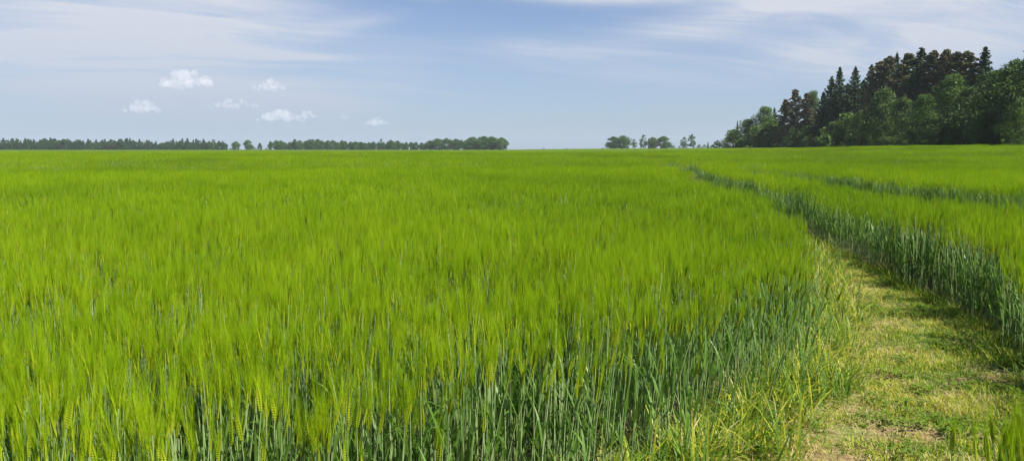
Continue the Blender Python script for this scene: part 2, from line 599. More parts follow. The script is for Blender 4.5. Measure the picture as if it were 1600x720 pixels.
nr = np.random.default_rng(11)


def vnoise(x, y, s, seed=0):
    """cheap smooth variation over the field, -1..1"""
    r = np.random.default_rng(seed)
    v = np.zeros_like(np.asarray(x, float))
    for k in range(6):
        a = r.uniform(0, 6.28); f = (2 * math.pi / s) * r.uniform(0.6, 1.8); p = r.uniform(0, 6.28)
        v = v + np.sin((x * math.cos(a) + y * math.sin(a)) * f + p)
    return v / 3.2


def grid_points(cell, y0, y1, pad, jitter=0.5, margin=1.12, xmin=None):
    ys = np.arange(y0, y1, cell)
    out = []
    for y in ys:
        hw = 0.68 * (y + 1.5) * margin + 0.6
        xs = np.arange(-hw, hw, cell)
        P = np.stack([xs, np.full_like(xs, y)], 1)
        out.append(P)
    P = np.concatenate(out)
    P = P + nr.uniform(-jitter, jitter, P.shape) * cell
    m = field_mask(P[:, 0], P[:, 1], pad)
    return P[m]


def field(name, label, clumps, cell, y0, y1, pad, extra=None, jit=0.04):
    P = grid_points(cell, y0, y1, pad)
    if extra is not None: P = P[extra(P)]
    N = len(P)
    z = hz(P[:, 0], P[:, 1])
    hs = 1.0 + 0.06 * vnoise(P[:, 0], P[:, 1], 5.5, 3) + 0.06 * vnoise(P[:, 0], P[:, 1], 1.6, 4) + nr.normal(0, jit, N)
    rot = np.stack([nr.normal(0, 0.03, N), nr.normal(0.02, 0.035, N), nr.choice([0, math.pi / 2, math.pi, -math.pi / 2], N) + nr.uniform(-0.4, 0.4, N)], 1)
    scl = np.stack([np.ones(N), np.ones(N), hs], 1)
    o = scatter(name, clumps, np.column_stack([P, z]), rot, scl, nr.integers(0, len(clumps), N))
    tag(o, label, 'barley', kind='stuff')
    return o


rng = random.Random(5)
NEARC, MIDC, FARC = 0.22, 0.46, 1.4
near_c = [clump('near_barley_clump_%d' % i, rng, 1, NEARC * 1.15, 20) for i in range(9)]
mid_c = [clump('middle_barley_clump_%d' % i, rng, 2, MIDC * 1.1, 66) for i in range(8)]
far_c = [clump('far_barley_clump_%d' % i, rng, 3, FARC * 1.08, 330) for i in range(7)]

BAND = 0.15    # the outermost stalks of the near edge stand singly, see below
field('barley_field', 'bright green barley filling the near field on both sides of the path', near_c, NEARC, 1.2, 10.0, 0.10,
      extra=lambda P: ~((P[:, 0] < xl(P[:, 1])) & (P[:, 0] > xl(P[:, 1] + 0.0) - 0.02)))
field('barley_field', 'green barley of the middle distance stretching across the whole field', mid_c, MIDC, 10.1, 36.0, 0.16, jit=0.04)
field('barley_field', 'far green barley running up to the trees on the horizon', far_c, FARC, 36.6, 165.0, 0.3, jit=0.085)


def build_far_canopy():
    """beyond 150 m only the closed top of the crop shows"""
    ys = np.concatenate([np.arange(150, 260, 5.0), np.arange(260, 500, 14.0), np.arange(500, 901, 40.0)])
    n = 150
    V = []; Fs = []
    for y in ys:
        hw = 0.78 * y + 30
        x1 = min(hw, float(xforest(y)))
        for i in range(n):
            x = -hw + (x1 + hw) * i / (n - 1)
            V.append((x, y, float(hz(x, y)) + 0.72 + nr.normal(0, 0.03)))
    for j in range(len(ys) - 1):
        for i in range(n - 1):
            k = j * n + i
            Fs.append((k, k + 1, k + n + 1, k + n))
    me = bpy.data.meshes.new('barley_field'); me.from_pydata(V, [], Fs); me.materials.append(M['canopy'])
    o = link(bpy.data.objects.new('barley_field', me))
    tag(o, 'farthest strip of the barley field below the distant tree lines', 'barley', kind='stuff')


build_far_canopy()


# single stalks along the near edge, and the small clump in the bottom right corner
def make_stalk_proto(seed):
    r = random.Random(seed)
    stem, ear, awns = MB(), MB(), MB()
    lv = [MB() for _ in range(4)]
    stalk(r, 0, 0, 0, stem, lambda i: lv[i], ear, awns)
    d = {'stem': stem.mesh('barley_stem', [M['stem']], True), 'ear': ear.mesh('barley_ear', [M['ear']]), 'awns': awns.mesh('barley_awns', [M['awn']])}
    d['leaf'] = [l.mesh('barley_leaf', [M['leaf']]) for l in lv]
    return d


SP = [make_stalk_proto(100 + i) for i in range(26)]


def put_stalk(x, y, rz, sc, tilt, label, group):
    p = rng.choice(SP)
    e = bpy.data.objects.new('barley_stalk', None)
    e.empty_display_size = 0.05
    e.location = (x, y, float(hz(x, y)))
    e.rotation_euler = (tilt[0], tilt[1], rz)
    e.scale = (1, 1, sc)
    link(e); tag(e, label, 'barley', group)
    link(bpy.data.objects.new('stem', p['stem']), e)
    for l in p['leaf']:
        link(bpy.data.objects.new('leaf', l), e)
    er = link(bpy.data.objects.new('ear', p['ear']), e)
    link(bpy.data.objects.new('awns', p['awns']), er)


def edge_stalks():
    seg = []
    pts = LEFT
    lens = np.hypot(*(np.diff(pts, axis=0)).T)
    cum = np.concatenate([[0], np.cumsum(lens)])
    s0 = cum[1] + 0.2; s1 = cum[7]
    n = 0
    while n < 250:
        s_ = rng.uniform(s0, s1)
        k = int(np.searchsorted(cum, s_) - 1)
        t = (s_ - cum[k]) / lens[k]
        p = pts[k] * (1 - t) + pts[k + 1] * t
        d = (pts[k + 1] - pts[k]) / lens[k]
        nrm = np.array([-d[1], d[0]])            # into the crop
        off = rng.uniform(-0.03, BAND) if rng.random() < 0.75 else -abs(rng.gauss(0, 0.13))
        out = 0.16 if off < -0.03 else 0.03
        tilt_dir = -nrm * rng.uniform(0, out)
        q = p + nrm * off
        ppx = 800 + F * q[0] / max(q[1], 0.1)
        if ppx < -40 or ppx > 1300:
            continue
        if ppx < 420:
            lab, gr = 'single barley stalk with yellow ear in the close front row at lower left', 'barley stalks in the close front row at lower left'
        elif ppx < 900:
            lab, gr = 'single barley stalk in the front row with bare blue-green stem, bottom centre', 'barley stalks in the front row at bottom centre'
        else:
            lab, gr = 'single barley stalk at the edge of the crop beside the mown path', 'barley stalks beside the mown path'
        put_stalk(q[0], q[1], 0.0, rng.uniform(0.86, 1.06), (rng.gauss(0, 0.06) - tilt_dir[1], rng.gauss(0, 0.06) + tilt_dir[0]), lab, gr)
        n += 1
    for k in range(50):
        a = rng.uniform(0, 6.28); r_ = 0.23 * math.sqrt(rng.random())
        put_stalk(1.585 + r_ * math.cos(a) * 0.62, 2.30 + r_ * math.sin(a) * 0.5, rng.uniform(0, 6.28), rng.uniform(0.82, 0.99),
                  (rng.gauss(0, 0.06), rng.gauss(-0.02, 0.06)), 'barley stalk of the small clump in the bottom right corner',
                  'barley stalks of the corner clump')


edge_stalks()


# ------------------------------------------------------------------ mown path: grass, straw, weeds
def tuft(name, r, n, h, spread, w, mats, curl=(20, 80)):
    mb = MB()
    for _ in range(n):
        a = r.uniform(0, 6.28); q = spread * math.sqrt(r.random())
        p = Vector((q * math.cos(a), q * math.sin(a), -0.005))
        leaf_blade(mb, p, r.uniform(0, 6.28), R(r.uniform(35, 88)), R(r.uniform(*curl)), h * r.uniform(0.5, 1.2), w * r.uniform(0.7, 1.3), r, 3, r.randrange(len(mats)))
    return bpy.data.objects.new(name, mb.mesh(name, mats))


def straw_bits(name, r, n, spread):
    mb = MB()
    for _ in range(n):
        p = Vector((r.uniform(-spread, spread), r.uniform(-spread, spread), r.uniform(0.006, 0.03)))
        a = r.uniform(0, 6.28)
        L = r.uniform(0.02, 0.075)
        d = Vector((math.cos(a), math.sin(a), r.uniform(-0.12, 0.25)))
        s_ = d.cross(UP).normalized()
        mb.strip([p, p + d * L * 0.5 + UP * r.uniform(0, 0.01), p + d * L], [s_] * 3, [r.uniform(0.0015, 0.0035)] * 3)
    return bpy.data.objects.new(name, mb.mesh(name, [M['straw']]))


def clover_patch(name, r, n, spread):
    mb = MB()
    for _ in range(n):
        a = r.uniform(0, 6.28); q = spread * math.sqrt(r.random())
        p = Vector((q * math.cos(a), q * math.sin(a), r.uniform(0.015, 0.06)))
        for k in range(3):
            az = r.uniform(0, 1) + k * 2.094
            leaf_blade(mb, p, az, R(r.uniform(-5, 40)), R(20), r.uniform(0.014, 0.024), r.uniform(0.010, 0.015), r, 2)
    return bpy.data.objects.new(name, mb.mesh(name, [M['clover']]))


def path_points(n, y0, y1, fn=None):
    out = []
    while len(out) < n:
        y = math.sqrt(rng.uniform(y0 * y0, y1 * y1)) if rng.random() < 0.35 else rng.uniform(y0, y1)
        b = float(xr(max(y, 2.8))) if y > 2.8 else 2.6
        a = float(xl(y)) - 0.05
        t = rng.random()
        x = a + (b + 0.05 - a) * t
        if abs(x) > 0.72 * y + 0.4: continue
        if fn and rng.random() > fn(x, y, t): continue
        out.append((x, y, t))
    return out


def path_scatter(name, label, cat, clumps, pts, pick, smin, smax):
    P = np.array([(x, y, float(hz(x, y)) + 0.012) for x, y, t in pts])
    N = len(P)
    rot = np.stack([np.zeros(N), np.zeros(N), nr.uniform(0, 6.28, N)], 1)
    s_ = nr.uniform(smin, smax, N)
    scl = np.stack([s_, s_, s_ * nr.uniform(0.8, 1.2, N)], 1)
    o = scatter(name, clumps, P, rot, scl, [pick(x, y, t) for x, y, t in pts])
    tag(o, label, cat, kind='stuff')


def bare(x, y):
    return float(vnoise(np.array([x]), np.array([y]), 1.1, 21)[0])


rp = random.Random(77)
short = [tuft('short_grass_green_%d' % i, rp, 30, 0.055, 0.07, 0.005, [M['grass']]) for i in range(4)] + \
        [tuft('short_grass_mixed_%d' % i, rp, 30, 0.065, 0.07, 0.005, [M['grass_yellow'], M['grass']]) for i in range(3)] + \
        [tuft('short_grass_yellow_%d' % i, rp, 30, 0.07, 0.08, 0.0045, [M['grass_yellow'], M['straw'], M['grass_yellow']]) for i in range(3)]


def pick_short(x, y, t):
    c = 0.74 - t * 0.70 + 0.35 * bare(x + 7, y)
    c += rng.gauss(0, 0.2)
    return rng.randrange(7, 10) if c > 0.35 else rng.randrange(4, 7) if c > 0.05 else rng.randrange(0, 4)


path_scatter('path_grass', 'short yellow-green mown grass covering the path', 'grass', short,
             path_points(8500, 2.2, 17, lambda x, y, t: 1.0 if bare(x, y) < 0.28 - 0.12 * t else 0.38), pick_short, 0.65, 1.2)
tall = [tuft('edge_grass_%d' % i, rp, 34, 0.22, 0.09, 0.006, [M['grass_yellow'], M['grass'], M['leaf']], (15, 70)) for i in range(4)] + \
       [tuft('edge_straw_%d' % i, rp, 34, 0.20, 0.08, 0.004, [M['straw'], M['grass_yellow']], (15, 90)) for i in range(2)]
path_scatter('edge_grass', 'taller yellowish grass along the left edge of the path', 'grass', tall,
             path_points(520, 3.2, 13, lambda x, y, t: max(0.0, 1 - abs(t - 0.08) / 0.26)), lambda x, y, t: rng.choice((0, 1, 2, 3, 0, 1, 4, 5)), 0.6, 1.75)
path_scatter('edge_grass', 'dark green grass at the shaded foot of the right-hand barley', 'grass', tall[:4],
             path_points(220, 3.5, 14, lambda x, y, t: max(0.0, 1 - abs(t - 1.0) / 0.13)), lambda x, y, t: rng.randrange(4), 0.5, 1.0)
path_scatter('edge_grass', 'tall yellow-green grass closing the path where it bends away', 'grass', tall,
             path_points(260, 7.6, 15, lambda x, y, t: max(0.0, 1 - t / (0.35 + 0.09 * (y - 7.6)))), lambda x, y, t: rng.choice((0, 1, 2, 3, 4, 5)), 1.1, 2.1)
path_scatter('edge_grass', 'fresh green grass at the foot of the front barley stems', 'grass', tall[:4],
             path_points(150, 3.2, 5.2, lambda x, y, t: max(0.0, 1 - t / 0.14)), lambda x, y, t: rng.randrange(4), 0.45, 0.95)
litter = [straw_bits('straw_%d' % i, rp, 40, 0.16) for i in range(4)]
path_scatter('straw_litter', 'pale dry straw lying on the bare ground of the path', 'straw', litter,
             path_points(600, 2.2, 15, lambda x, y, t: 1.0 if bare(x, y) > 0.0 else 0.45), lambda x, y, t: rng.randrange(4), 0.7, 1.3)
cl = [clover_patch('clover_%d' % i, rp, 36, 0.10) for i in range(3)]
path_scatter('clover_patches', 'low dark green clover growing in the path', 'clover', cl,
             path_points(130, 2.4, 11, lambda x, y, t: 0.25 + 0.75 * t), lambda x, y, t: rng.randrange(3), 0.7, 1.3)


def ground_at(px, py):
    d = ray(px, py)
    t = -EYE / d.z
    return d.x * t, d.y * t


def dry_tuft(px, py, h, n, label, seed):
    """a withered tuft: pale drooping blades from one crown"""
    r = random.Random(seed)
    x, y = ground_at(px, py)
    e = bpy.data.objects.new('dry_grass_tuft', None); e.empty_display_size = 0.05
    e.location = (x, y, float(hz(x, y)) + 0.01); link(e)
    tag(e, label, 'dry grass')
    for part, k, hh, ms in (('dry_blades', n, h, [M['straw']]), ('green_blades', n // 4, h * 1.1, [M['grass_yellow']])):
        mb = MB()
        for _ in range(k):
            a = r.uniform(0, 6.28); q = 0.04 * math.sqrt(r.random())
            leaf_blade(mb, Vector((q * math.cos(a), q * math.sin(a), 0)), r.uniform(0, 6.28), R(r.uniform(55, 88)), R(r.uniform(20, 120)),
                       hh * r.uniform(0.5, 1.1), 0.005 * r.uniform(0.6, 1.3), r, 4)
        link(bpy.data.objects.new(part, mb.mesh(part, ms)), e)


dry_tuft(1238, 545, 0.26, 46, 'pale dry grass tuft at the corner where the barley edge turns up the path', 1)
dry_tuft(1160, 640, 0.24, 40, 'straw-coloured dry tuft at the foot of the barley left of the path', 2)
dry_tuft(1062, 716, 0.13, 70, 'low mat of withered straw at the bottom edge below the barley', 3)
dry_tuft(988, 690, 0.30, 22, 'withered pale leaves hanging among the green stems at bottom centre', 4)
dry_tuft(1290, 470, 0.25, 34, 'yellowish dry tuft in the path where the two barley edges close in', 5)


def weed(px, py, h, label, seed, n=9):
    """broad-bladed weed: each leaf a part"""
    r = random.Random(seed)
    x, y = ground_at(px, py)
    e = bpy.data.objects.new('leafy_weed', None); e.empty_display_size = 0.05
    e.location = (x, y, float(hz(x, y)) + 0.01); link(e)
    tag(e, label, 'weed')
    mb = MB()
    top = Vector((r.uniform(-0.02, 0.02), r.uniform(-0.02, 0.02), h * 0.6))
    mb.tube([Vector((0, 0, -0.01)), top * 0.5, top], [0.003, 0.0026, 0.0015], 4)
    link(bpy.data.objects.new('stem', mb.mesh('weed_stem', [M['grass']])), e)
    for k in range(n):
        mb = MB()
        t = (k + 0.5) / n
        leaf_blade(mb, top * t, k * 2.4 + r.uniform(-0.4, 0.4), R(r.uniform(30, 65)), R(r.uniform(40, 100)), h * r.uniform(0.5, 0.75), 0.016 * r.uniform(0.8, 1.2), r, 5)
        link(bpy.data.objects.new('leaf', mb.mesh('weed_leaf', [M['grass']])), e)


weed(868, 735, 0.19, 'light green broad-leaved weed at the very front of the barley, bottom centre', 31)
weed(1195, 665, 0.13, 'small leafy weed on the path beside the straw-coloured tuft', 32)
weed(1415, 640, 0.09, 'low green weed in the middle of the mown path', 33)
weed(1345, 560, 0.10, 'small green weed among the yellow grass of the path', 34)
weed(1570, 690, 0.13, 'dark green weed in the shade beside the corner clump', 35)


# ------------------------------------------------------------------ trees
def diamonds(C, A, B):
    """leaf shapes: centre, half length vector, half width vector"""
    return np.stack([C - A, C + B, C + A, C - B], 1)


def rand_dirs(r, n):
    v = r.normal(size=(n, 3)); return v / np.linalg.norm(v, axis=1, keepdims=True)


def leaves_in(r, centre, rad, n, size, flat=0.75):
    """leaf clumps spread mostly over the outside of a blob"""
    d = rand_dirs(r, n)
    q = r.uniform(0.45, 1.05, n) ** 0.6
    C = np.asarray(centre) + d * q[:, None] * rad * np.array([1, 1, flat])
    nrm = d * 0.6 + rand_dirs(r, n) * 0.8 + np.array([0, 0, 0.35])
    nrm /= np.linalg.norm(nrm, axis=1, keepdims=True)
    a = np.cross(nrm, rand_dirs(r, n)); a /= np.linalg.norm(a, axis=1, keepdims=True)
    b = np.cross(nrm, a)
    s_ = size * r.uniform(0.55, 1.35, n)[:, None]
    return diamonds(C, a * s_, b * s_ * 0.62)


def limb(mb, p, q, r0, r1, rr, n=5):
    p, q = Vector(p), Vector(q)
    mid = (p + q) / 2 + Vector((rr.uniform(-1, 1), rr.uniform(-1, 1), rr.uniform(-0.3, 1))) * (q - p).length * 0.08
    mb.tube([p, mid, q], [r0, (r0 + r1) / 2, r1], n)


def broadleaf(seed, H, W, foot, nblob, nleaf, size, mat, bark, airy=0.0, trunks=1):
    """tree with a crown of leaf clumps; foot: how far up the crown starts (0..1)"""
    r = np.random.default_rng(seed); rr = random.Random(seed)
    tb = MB()
    cent = []
    z0 = H * foot
    k = 0
    while len(cent) < nblob:
        t = r.uniform(0, 1)
        z = z0 + (H - z0) * t
        prof = max(0.05, 1 - abs(2 * t - 0.85) ** 2.6) ** 0.5 if foot >= 0.1 else (max(0.0, 1 - t ** 2.4) ** 0.55) * (0.88 + 0.12 * math.sin(t * 6))
        a = r.uniform(0, 2 * math.pi)
        rad = W / 2 * prof * math.sqrt(r.uniform(0.15, 1.0)) * (1 + 0.18 * math.sin(3 * a + seed))
        br = W * r.uniform(0.075, 0.15) * (0.6 + 0.5 * prof)
        rad = max(0, rad - br * 0.5)
        zz = min(z, H - br * 0.7)
        cent.append((rad * math.cos(a), rad * math.sin(a), max(zz, br * 0.6), br))
    for s in range(trunks):
        ox, oy = (0, 0) if trunks == 1 else (rr.uniform(-0.12, 0.12) * W, rr.uniform(-0.12, 0.12) * W)
        tb.tube([Vector((ox, oy, -0.2)), Vector((ox * 1.2 + 0.01 * H, oy, H * 0.3)), Vector((ox * 1.6 - 0.01 * H, oy, H * 0.6)), Vector((ox * 1.8, oy, H * 0.88))],
                [H * 0.019, H * 0.014, H * 0.009, H * 0.003], 7)
        for j in range(8):
            c = cent[rr.randrange(len(cent))]
            zb = max(H * 0.12, min(H * 0.6, c[2] - 0.18 * H))
            limb(tb, (ox * 1.3, oy, zb), c[:3], H * 0.007, H * 0.002, rr, 4)
    V = []
    for c in cent:
        n = int(nleaf * (c[3] / (W * 0.11)) ** 2 * (1 - airy * r.uniform(0, 1)))
        V.append(leaves_in(r, c[:3], c[3], max(6, n), size))
        # loose twigs round the blob break the outline
        V.append(leaves_in(r, c[:3], c[3] * 1.45, max(2, n // 8), size * 0.8))
    V = np.concatenate(V)
    V[:, :, 2] = np.maximum(V[:, :, 2], 0.05)
    return tb.mesh('trunk', [bark], True), quads_mesh('crown', V, [mat]), H


def spruce(seed, H, W, mat, dens=1.0, size=1.0):
    r = np.random.default_rng(seed); rr = random.Random(seed)
    tb = MB()
    tb.tube([Vector((0, 0, -0.2)), Vector((0.02 * H * r.normal() * 0.3, 0, H * 0.5)), Vector((0, 0, H * 0.985))], [H * 0.014, H * 0.009, H * 0.001], 7)
    V = []
    nw = int(70 * dens)
    for k in range(nw):
        t = (k + r.uniform(-0.3, 0.3)) / nw
        t = min(max(t, 0.0), 0.985)
        z = H * (0.05 + 0.95 * t)
        Rk = W / 2 * (1 - t) ** 0.78 * (0.92 + 0.12 * math.sin(k * 1.9 + seed)) + 0.012 * H * (1 - t)
        nb = 4 + int(3 * (1 - t))
        a0 = r.uniform(0, 6.28)
        for j in range(nb):
            a = a0 + 2 * math.pi * j / nb + r.uniform(-0.35, 0.35)
            L = Rk * r.uniform(0.5, 1.2)
            out = np.array([math.cos(a), math.sin(a), 0.0]); side = np.array([-math.sin(a), math.cos(a), 0.0])
            droop = -0.42 + 0.55 * t
            n = max(4, int(L / (0.26 * size)))
            s_ = np.linspace(0.12, 1, n)
            P = out * (s_ * L)[:, None]
            P[:, 2] = z + L * (droop * s_ + 0.22 * s_ ** 3)
            for q in range(3):
                C = P + side * (r.uniform(-0.5, 0.5, n) * L * 0.34 * (1.1 - s_))[:, None] + r.normal(0, 0.05, (n, 3))
                C[:, 2] -= r.uniform(-0.1, 0.5, n) * (0.4 + 0.6 * (1 - t)) * size
                A = (out * 0.75 + side * r.uniform(-0.9, 0.9, n)[:, None]) + np.array([0, 0, -0.35])
                A = A / np.linalg.norm(A, axis=1, keepdims=True) * (r.uniform(0.22, 0.50, n) * size)[:, None]
                B = np.cross(A, rand_dirs(r, n)); B = B / np.linalg.norm(B, axis=1, keepdims=True) * (r.uniform(0.10, 0.20, n) * size)[:, None]
                V.append(diamonds(C, A, B))
    # leader
    n = 14
    C = np.stack([r.normal(0, 0.05, n), r.normal(0, 0.05, n), H * r.uniform(0.94, 1.0, n)], 1)
    A = np.tile([[0, 0, 0.3 * size]], (n, 1)) + r.normal(0, 0.12, (n, 3)); B = r.normal(0, 0.08 * size, (n, 3))
    V.append(diamonds(C, A, B))
    return tb.mesh('trunk', [M['bark']], True), quads_mesh('crown', np.concatenate(V), [mat]), H


def pine(seed, H, W, mat, foot=0.10):
    r = np.random.default_rng(seed); rr = random.Random(seed)
    tb = MB()
    tb.tube([Vector((0, 0, -0.2)), Vector((0.1, 0.1, H * 0.4)), Vector((-0.1, 0.15, H * 0.75)), Vector((0, 0, H * 0.96))], [H * 0.014, H * 0.011, H * 0.007, H * 0.002], 7)
    V = []
    nb = 170
    for k in range(nb):
        t = foot + (1 - foot) * (k + r.uniform(0, 1)) / nb
        u = (t - foot) / (1 - foot)
        a = r.uniform(0, 6.28)
        L = W / 2 * (1 - u) ** 0.6 * (0.75 + 0.3 * u) * r.uniform(0.35, 1.2)
        L = max(L, 0.35)
        z = H * t
        end = np.array([math.cos(a) * L, math.sin(a) * L, z + L * r.uniform(0.0, 0.35)])
        if end[2] > H - 0.2: end[2] = H - 0.2
        limb(tb, (0, 0, z - 0.15 * L), end, H * 0.0035, H * 0.001, rr, 3)
        for q in (1.0, 0.72, 0.45):
            c = np.array([0, 0, z]) * (1 - q) + end * q + r.normal(0, 0.15, 3)
            rad = r.uniform(0.45, 0.85) * (0.6 + 0.5 * (1 - u))
            V.append(leaves_in(r, c, rad, 28, 0.25, 0.55))
    V.append(leaves_in(r, (0, 0, H - 0.5), 0.45, 40, 0.2, 1.1))
    return tb.mesh('trunk', [M['pinebark']], True), quads_mesh('crown', np.concatenate(V), [mat]), H


P_DEC = [broadleaf(s, 13, 13, 0.02, 120, 105, 0.20, M['decid'], M['bark']) for s in (1, 2, 3, 4)]
P_DECL = [broadleaf(s, 13, 13, 0.02, 110, 105, 0.20, M['decid_light'], M['bark']) for s in (11, 12)]
P_BUSH = [broadleaf(s, 5, 6.0, 0.0, 55, 70, 0.15, M['decid_light'], M['bark'], trunks=3) for s in (21, 22, 23)]
P_SPR = [spruce(s, 22, 13.5, M['spruce']) for s in (31, 32, 33, 34)]
P_PINE = [pine(s, 21, 12.5, M['pine']) for s in (41, 42, 43)]
P_FAR = [broadleaf(s, 14, 15, 0.10, 95, 70, 0.42, M['farleaf'], M['birch'], airy=0.3) for s in (51, 52, 53, 54, 55)]
P_FARAIRY = [broadleaf(s, 15, 11, 0.15, 55, 50, 0.40, M['farleaf'], M['birch'], airy=0.7) for s in (61, 62, 63)]
P_FARDARK = [broadleaf(s, 13, 11, 0.10, 60, 55, 0.42, M['fardark'], M['bark']) for s in (71, 72, 73)]
P_FARCON = [spruce(s, 14, 6.0, M['fardark'], 0.5, 1.9) for s in (81, 82, 83)]
P_FARBUSH = [broadleaf(s, 4, 8, 0.0, 20, 18, 0.3, M['farleaf'], M['bark']) for s in (91, 92)]
tr_rng = random.Random(9)


def tree(name, proto, px, top, y, label, cat='tree', group=None, wide=1.0, foot=0.0, y_shift=0.0):
    """a tree whose foot stands at distance y in the direction of column px and whose top reaches row top"""
    d = ray(px, HORIZON)
    x = d.x / d.y * y
    z = float(hz(x, y))
    dt = ray(px, top)
    H = EYE + dt.z / dt.y * y - z
    tm, cm, H0 = proto
    s_ = H / H0
    e = bpy.data.objects.new(name, None); e.empty_display_size = 1.0
    e.location = (x, y, z - 0.05); e.rotation_euler = (0, 0, tr_rng.uniform(0, 6.28)); e.scale = (s_ * wide * tr_rng.uniform(0.85, 1.2), s_ * wide * tr_rng.uniform(0.85, 1.2), s_)
    link(e); tag(e, label, cat, group)
    link(bpy.data.objects.new('trunk', tm), e)
    link(bpy.data.objects.new('crown', cm), e)
    return e


# the wood on the right: (kind, column, top row, distance, width factor, label)
WOOD = [
    ('L', 1146, 202, 338, 1.6, 'low grey-green broadleaf tree at the left tip of the wood'),
    ('D', 1166, 186, 330, 1.35, 'broadleaf tree second from the left tip of the wood'),
    ('L', 1193, 166, 326, 1.1, 'taller green broadleaf tree just left of the brown pines'),
    ('B', 1180, 196, 300, 1.5, 'light green bushy tree in front of the left tip of the wood'),
    ('B', 1206, 186, 296, 1.2, 'light green bushy tree at the foot of the leftmost brown pine'),
    ('S', 1208, 168, 335, 0.7, 'small pointed spruce between the left broadleaf trees and the pines'),
    ('P', 1225, 156, 288, 0.85, 'narrow brown pine, the leftmost pine of the wood'),
    ('P', 1240, 140, 284, 0.80, 'slim brown-topped pine standing clear of its neighbours'),
    ('P', 1258, 146, 278, 1.0, 'bushy reddish-brown pine left of the dark spruces'),
    ('L', 1268, 141, 330, 0.5, 'pale green treetop peeping between pines and spruces'),
    ('S', 1283, 143, 262, 0.95, 'dark spruce at the left flank of the spruce group'),
    ('S', 1295, 119, 262, 0.80, 'dark spruce with its tip just left of the tallest left pair'),
    ('S', 1307, 104, 256, 0.85, 'tall slim dark spruce, first of the two pointed tips'),
    ('S', 1331, 104, 250, 0.90, 'tall slim dark spruce, second of the two pointed tips'),
    ('S', 1356, 100, 242, 0.80, 'dark spruce with narrow crown left of the pine group'),
    ('P', 1370, 97, 232, 1.0, 'brown pine just right of the narrow dark spruce'),
    ('P', 1382, 89, 228, 0.95, 'tall brown pine behind the light green front tree'),
    ('S', 1394, 82, 230, 0.62, 'thin spruce tip between two brown pines'),
    ('P', 1413, 85, 212, 1.0, 'broad brown pine left of the biggest spruce'),
    ('S', 1432, 74, 204, 1.0, 'biggest dark spruce of the wood, full pointed crown'),
    ('P', 1450, 80, 200, 0.9, 'pine right beside the biggest spruce'),
    ('P', 1470, 79, 196, 1.0, 'rounded pine top in the middle of the pine row'),
    ('P', 1488, 82, 192, 0.9, 'pine with flat top right in the pine row'),
    ('P', 1503, 81, 186, 0.9, 'reddish brown pine left of the rightmost spruce'),
    ('S', 1530, 72, 182, 0.9, 'rightmost dark spruce, tallest top of the skyline'),
    ('S', 1320, 130, 268, 1.0, 'dark spruce filling the gap between the two pointed tips'),
    ('S', 1345, 124, 262, 1.0, 'dark spruce behind the second pointed tip'),
    ('S', 1462, 96, 215, 1.0, 'dark spruce half hidden behind the pine row'),
    ('S', 1512, 98, 205, 1.0, 'dark spruce half hidden behind the reddish pine'),
    ('S', 1405, 112, 222, 1.0, 'dark spruce half hidden below the thin spruce tip'),
    ('B', 1300, 190, 232, 1.1, 'small fresh green bush at the foot of the dark spruces'),
    ('B', 1322, 176, 226, 1.15, 'fresh green bush right of the spruce feet'),
    ('D', 1340, 172, 215, 0.7, 'dusky broadleaf tree low in front of the spruces'),
    ('D', 1378, 136, 190, 0.72, 'rounded light broadleaf tree, leftmost of the tall front row'),
    ('D', 1408, 152, 178, 0.8, 'grey-green broadleaf tree in front of the brown pines'),
    ('L', 1440, 146, 168, 0.75, 'light broadleaf tree in front of the biggest spruce'),
    ('L', 1482, 115, 158, 0.85, 'tall pale broadleaf tree in the middle of the front row'),
    ('D', 1455, 176, 150, 1.05, 'low dark broadleaf tree at the foot of the middle front row'),
    ('D', 1512, 136, 146, 0.9, 'dark green broadleaf tree below the rightmost spruce'),
    ('D', 1545, 110, 138, 0.80, 'broadleaf tree with high rounded crown near the right edge'),
    ('D', 1574, 93, 130, 0.85, 'big broadleaf tree second from the right edge'),
    ('D', 1612, 74, 122, 0.9, 'biggest broadleaf tree cut by the right edge of the picture'),
    ('L', 1590, 152, 112, 0.75, 'low light green tree at the right edge in front of the big one'),
    ('D', 1540, 172, 126, 0.9, 'low dark broadleaf tree filling the foot of the right-hand trees'),
    ('D', 1495, 190, 140, 1.1, 'low dusky bushy tree between the front row feet'),
    ('D', 1425, 190, 160, 1.1, 'low dusky bushy tree below the light front tree'),
    ('D', 1385, 188, 178, 1.1, 'low dusky bushy tree at the foot of the leftmost front tree'),
    ('D', 1238, 200, 266, 1.0, 'low dusky bushy tree at the foot of the slim brown pine'),
    ('D', 1262, 196, 258, 1.1, 'low dusky bushy tree at the foot of the reddish pines'),
]
PR = {'D': P_DEC, 'L': P_DECL, 'B': P_BUSH, 'S': P_SPR, 'P': P_PINE}
NM = {'D': 'broadleaf_tree', 'L': 'broadleaf_tree', 'B': 'bushy_tree', 'S': 'spruce_tree', 'P': 'pine_tree'}
GR = {'D': 'broadleaf trees of the wood', 'L': 'broadleaf trees of the wood', 'B': 'bushy trees of the wood', 'S': 'spruces of the wood', 'P': 'pines of the wood'}
CT = {'D': 'tree', 'L': 'tree', 'B': 'tree', 'S': 'spruce', 'P': 'pine'}
for i, (k, px, top, y, wd, lab) in enumerate(WOOD):
    tree(NM[k], PR[k][i % len(PR[k])], px, top, y, lab, CT[k], GR[k], wd)

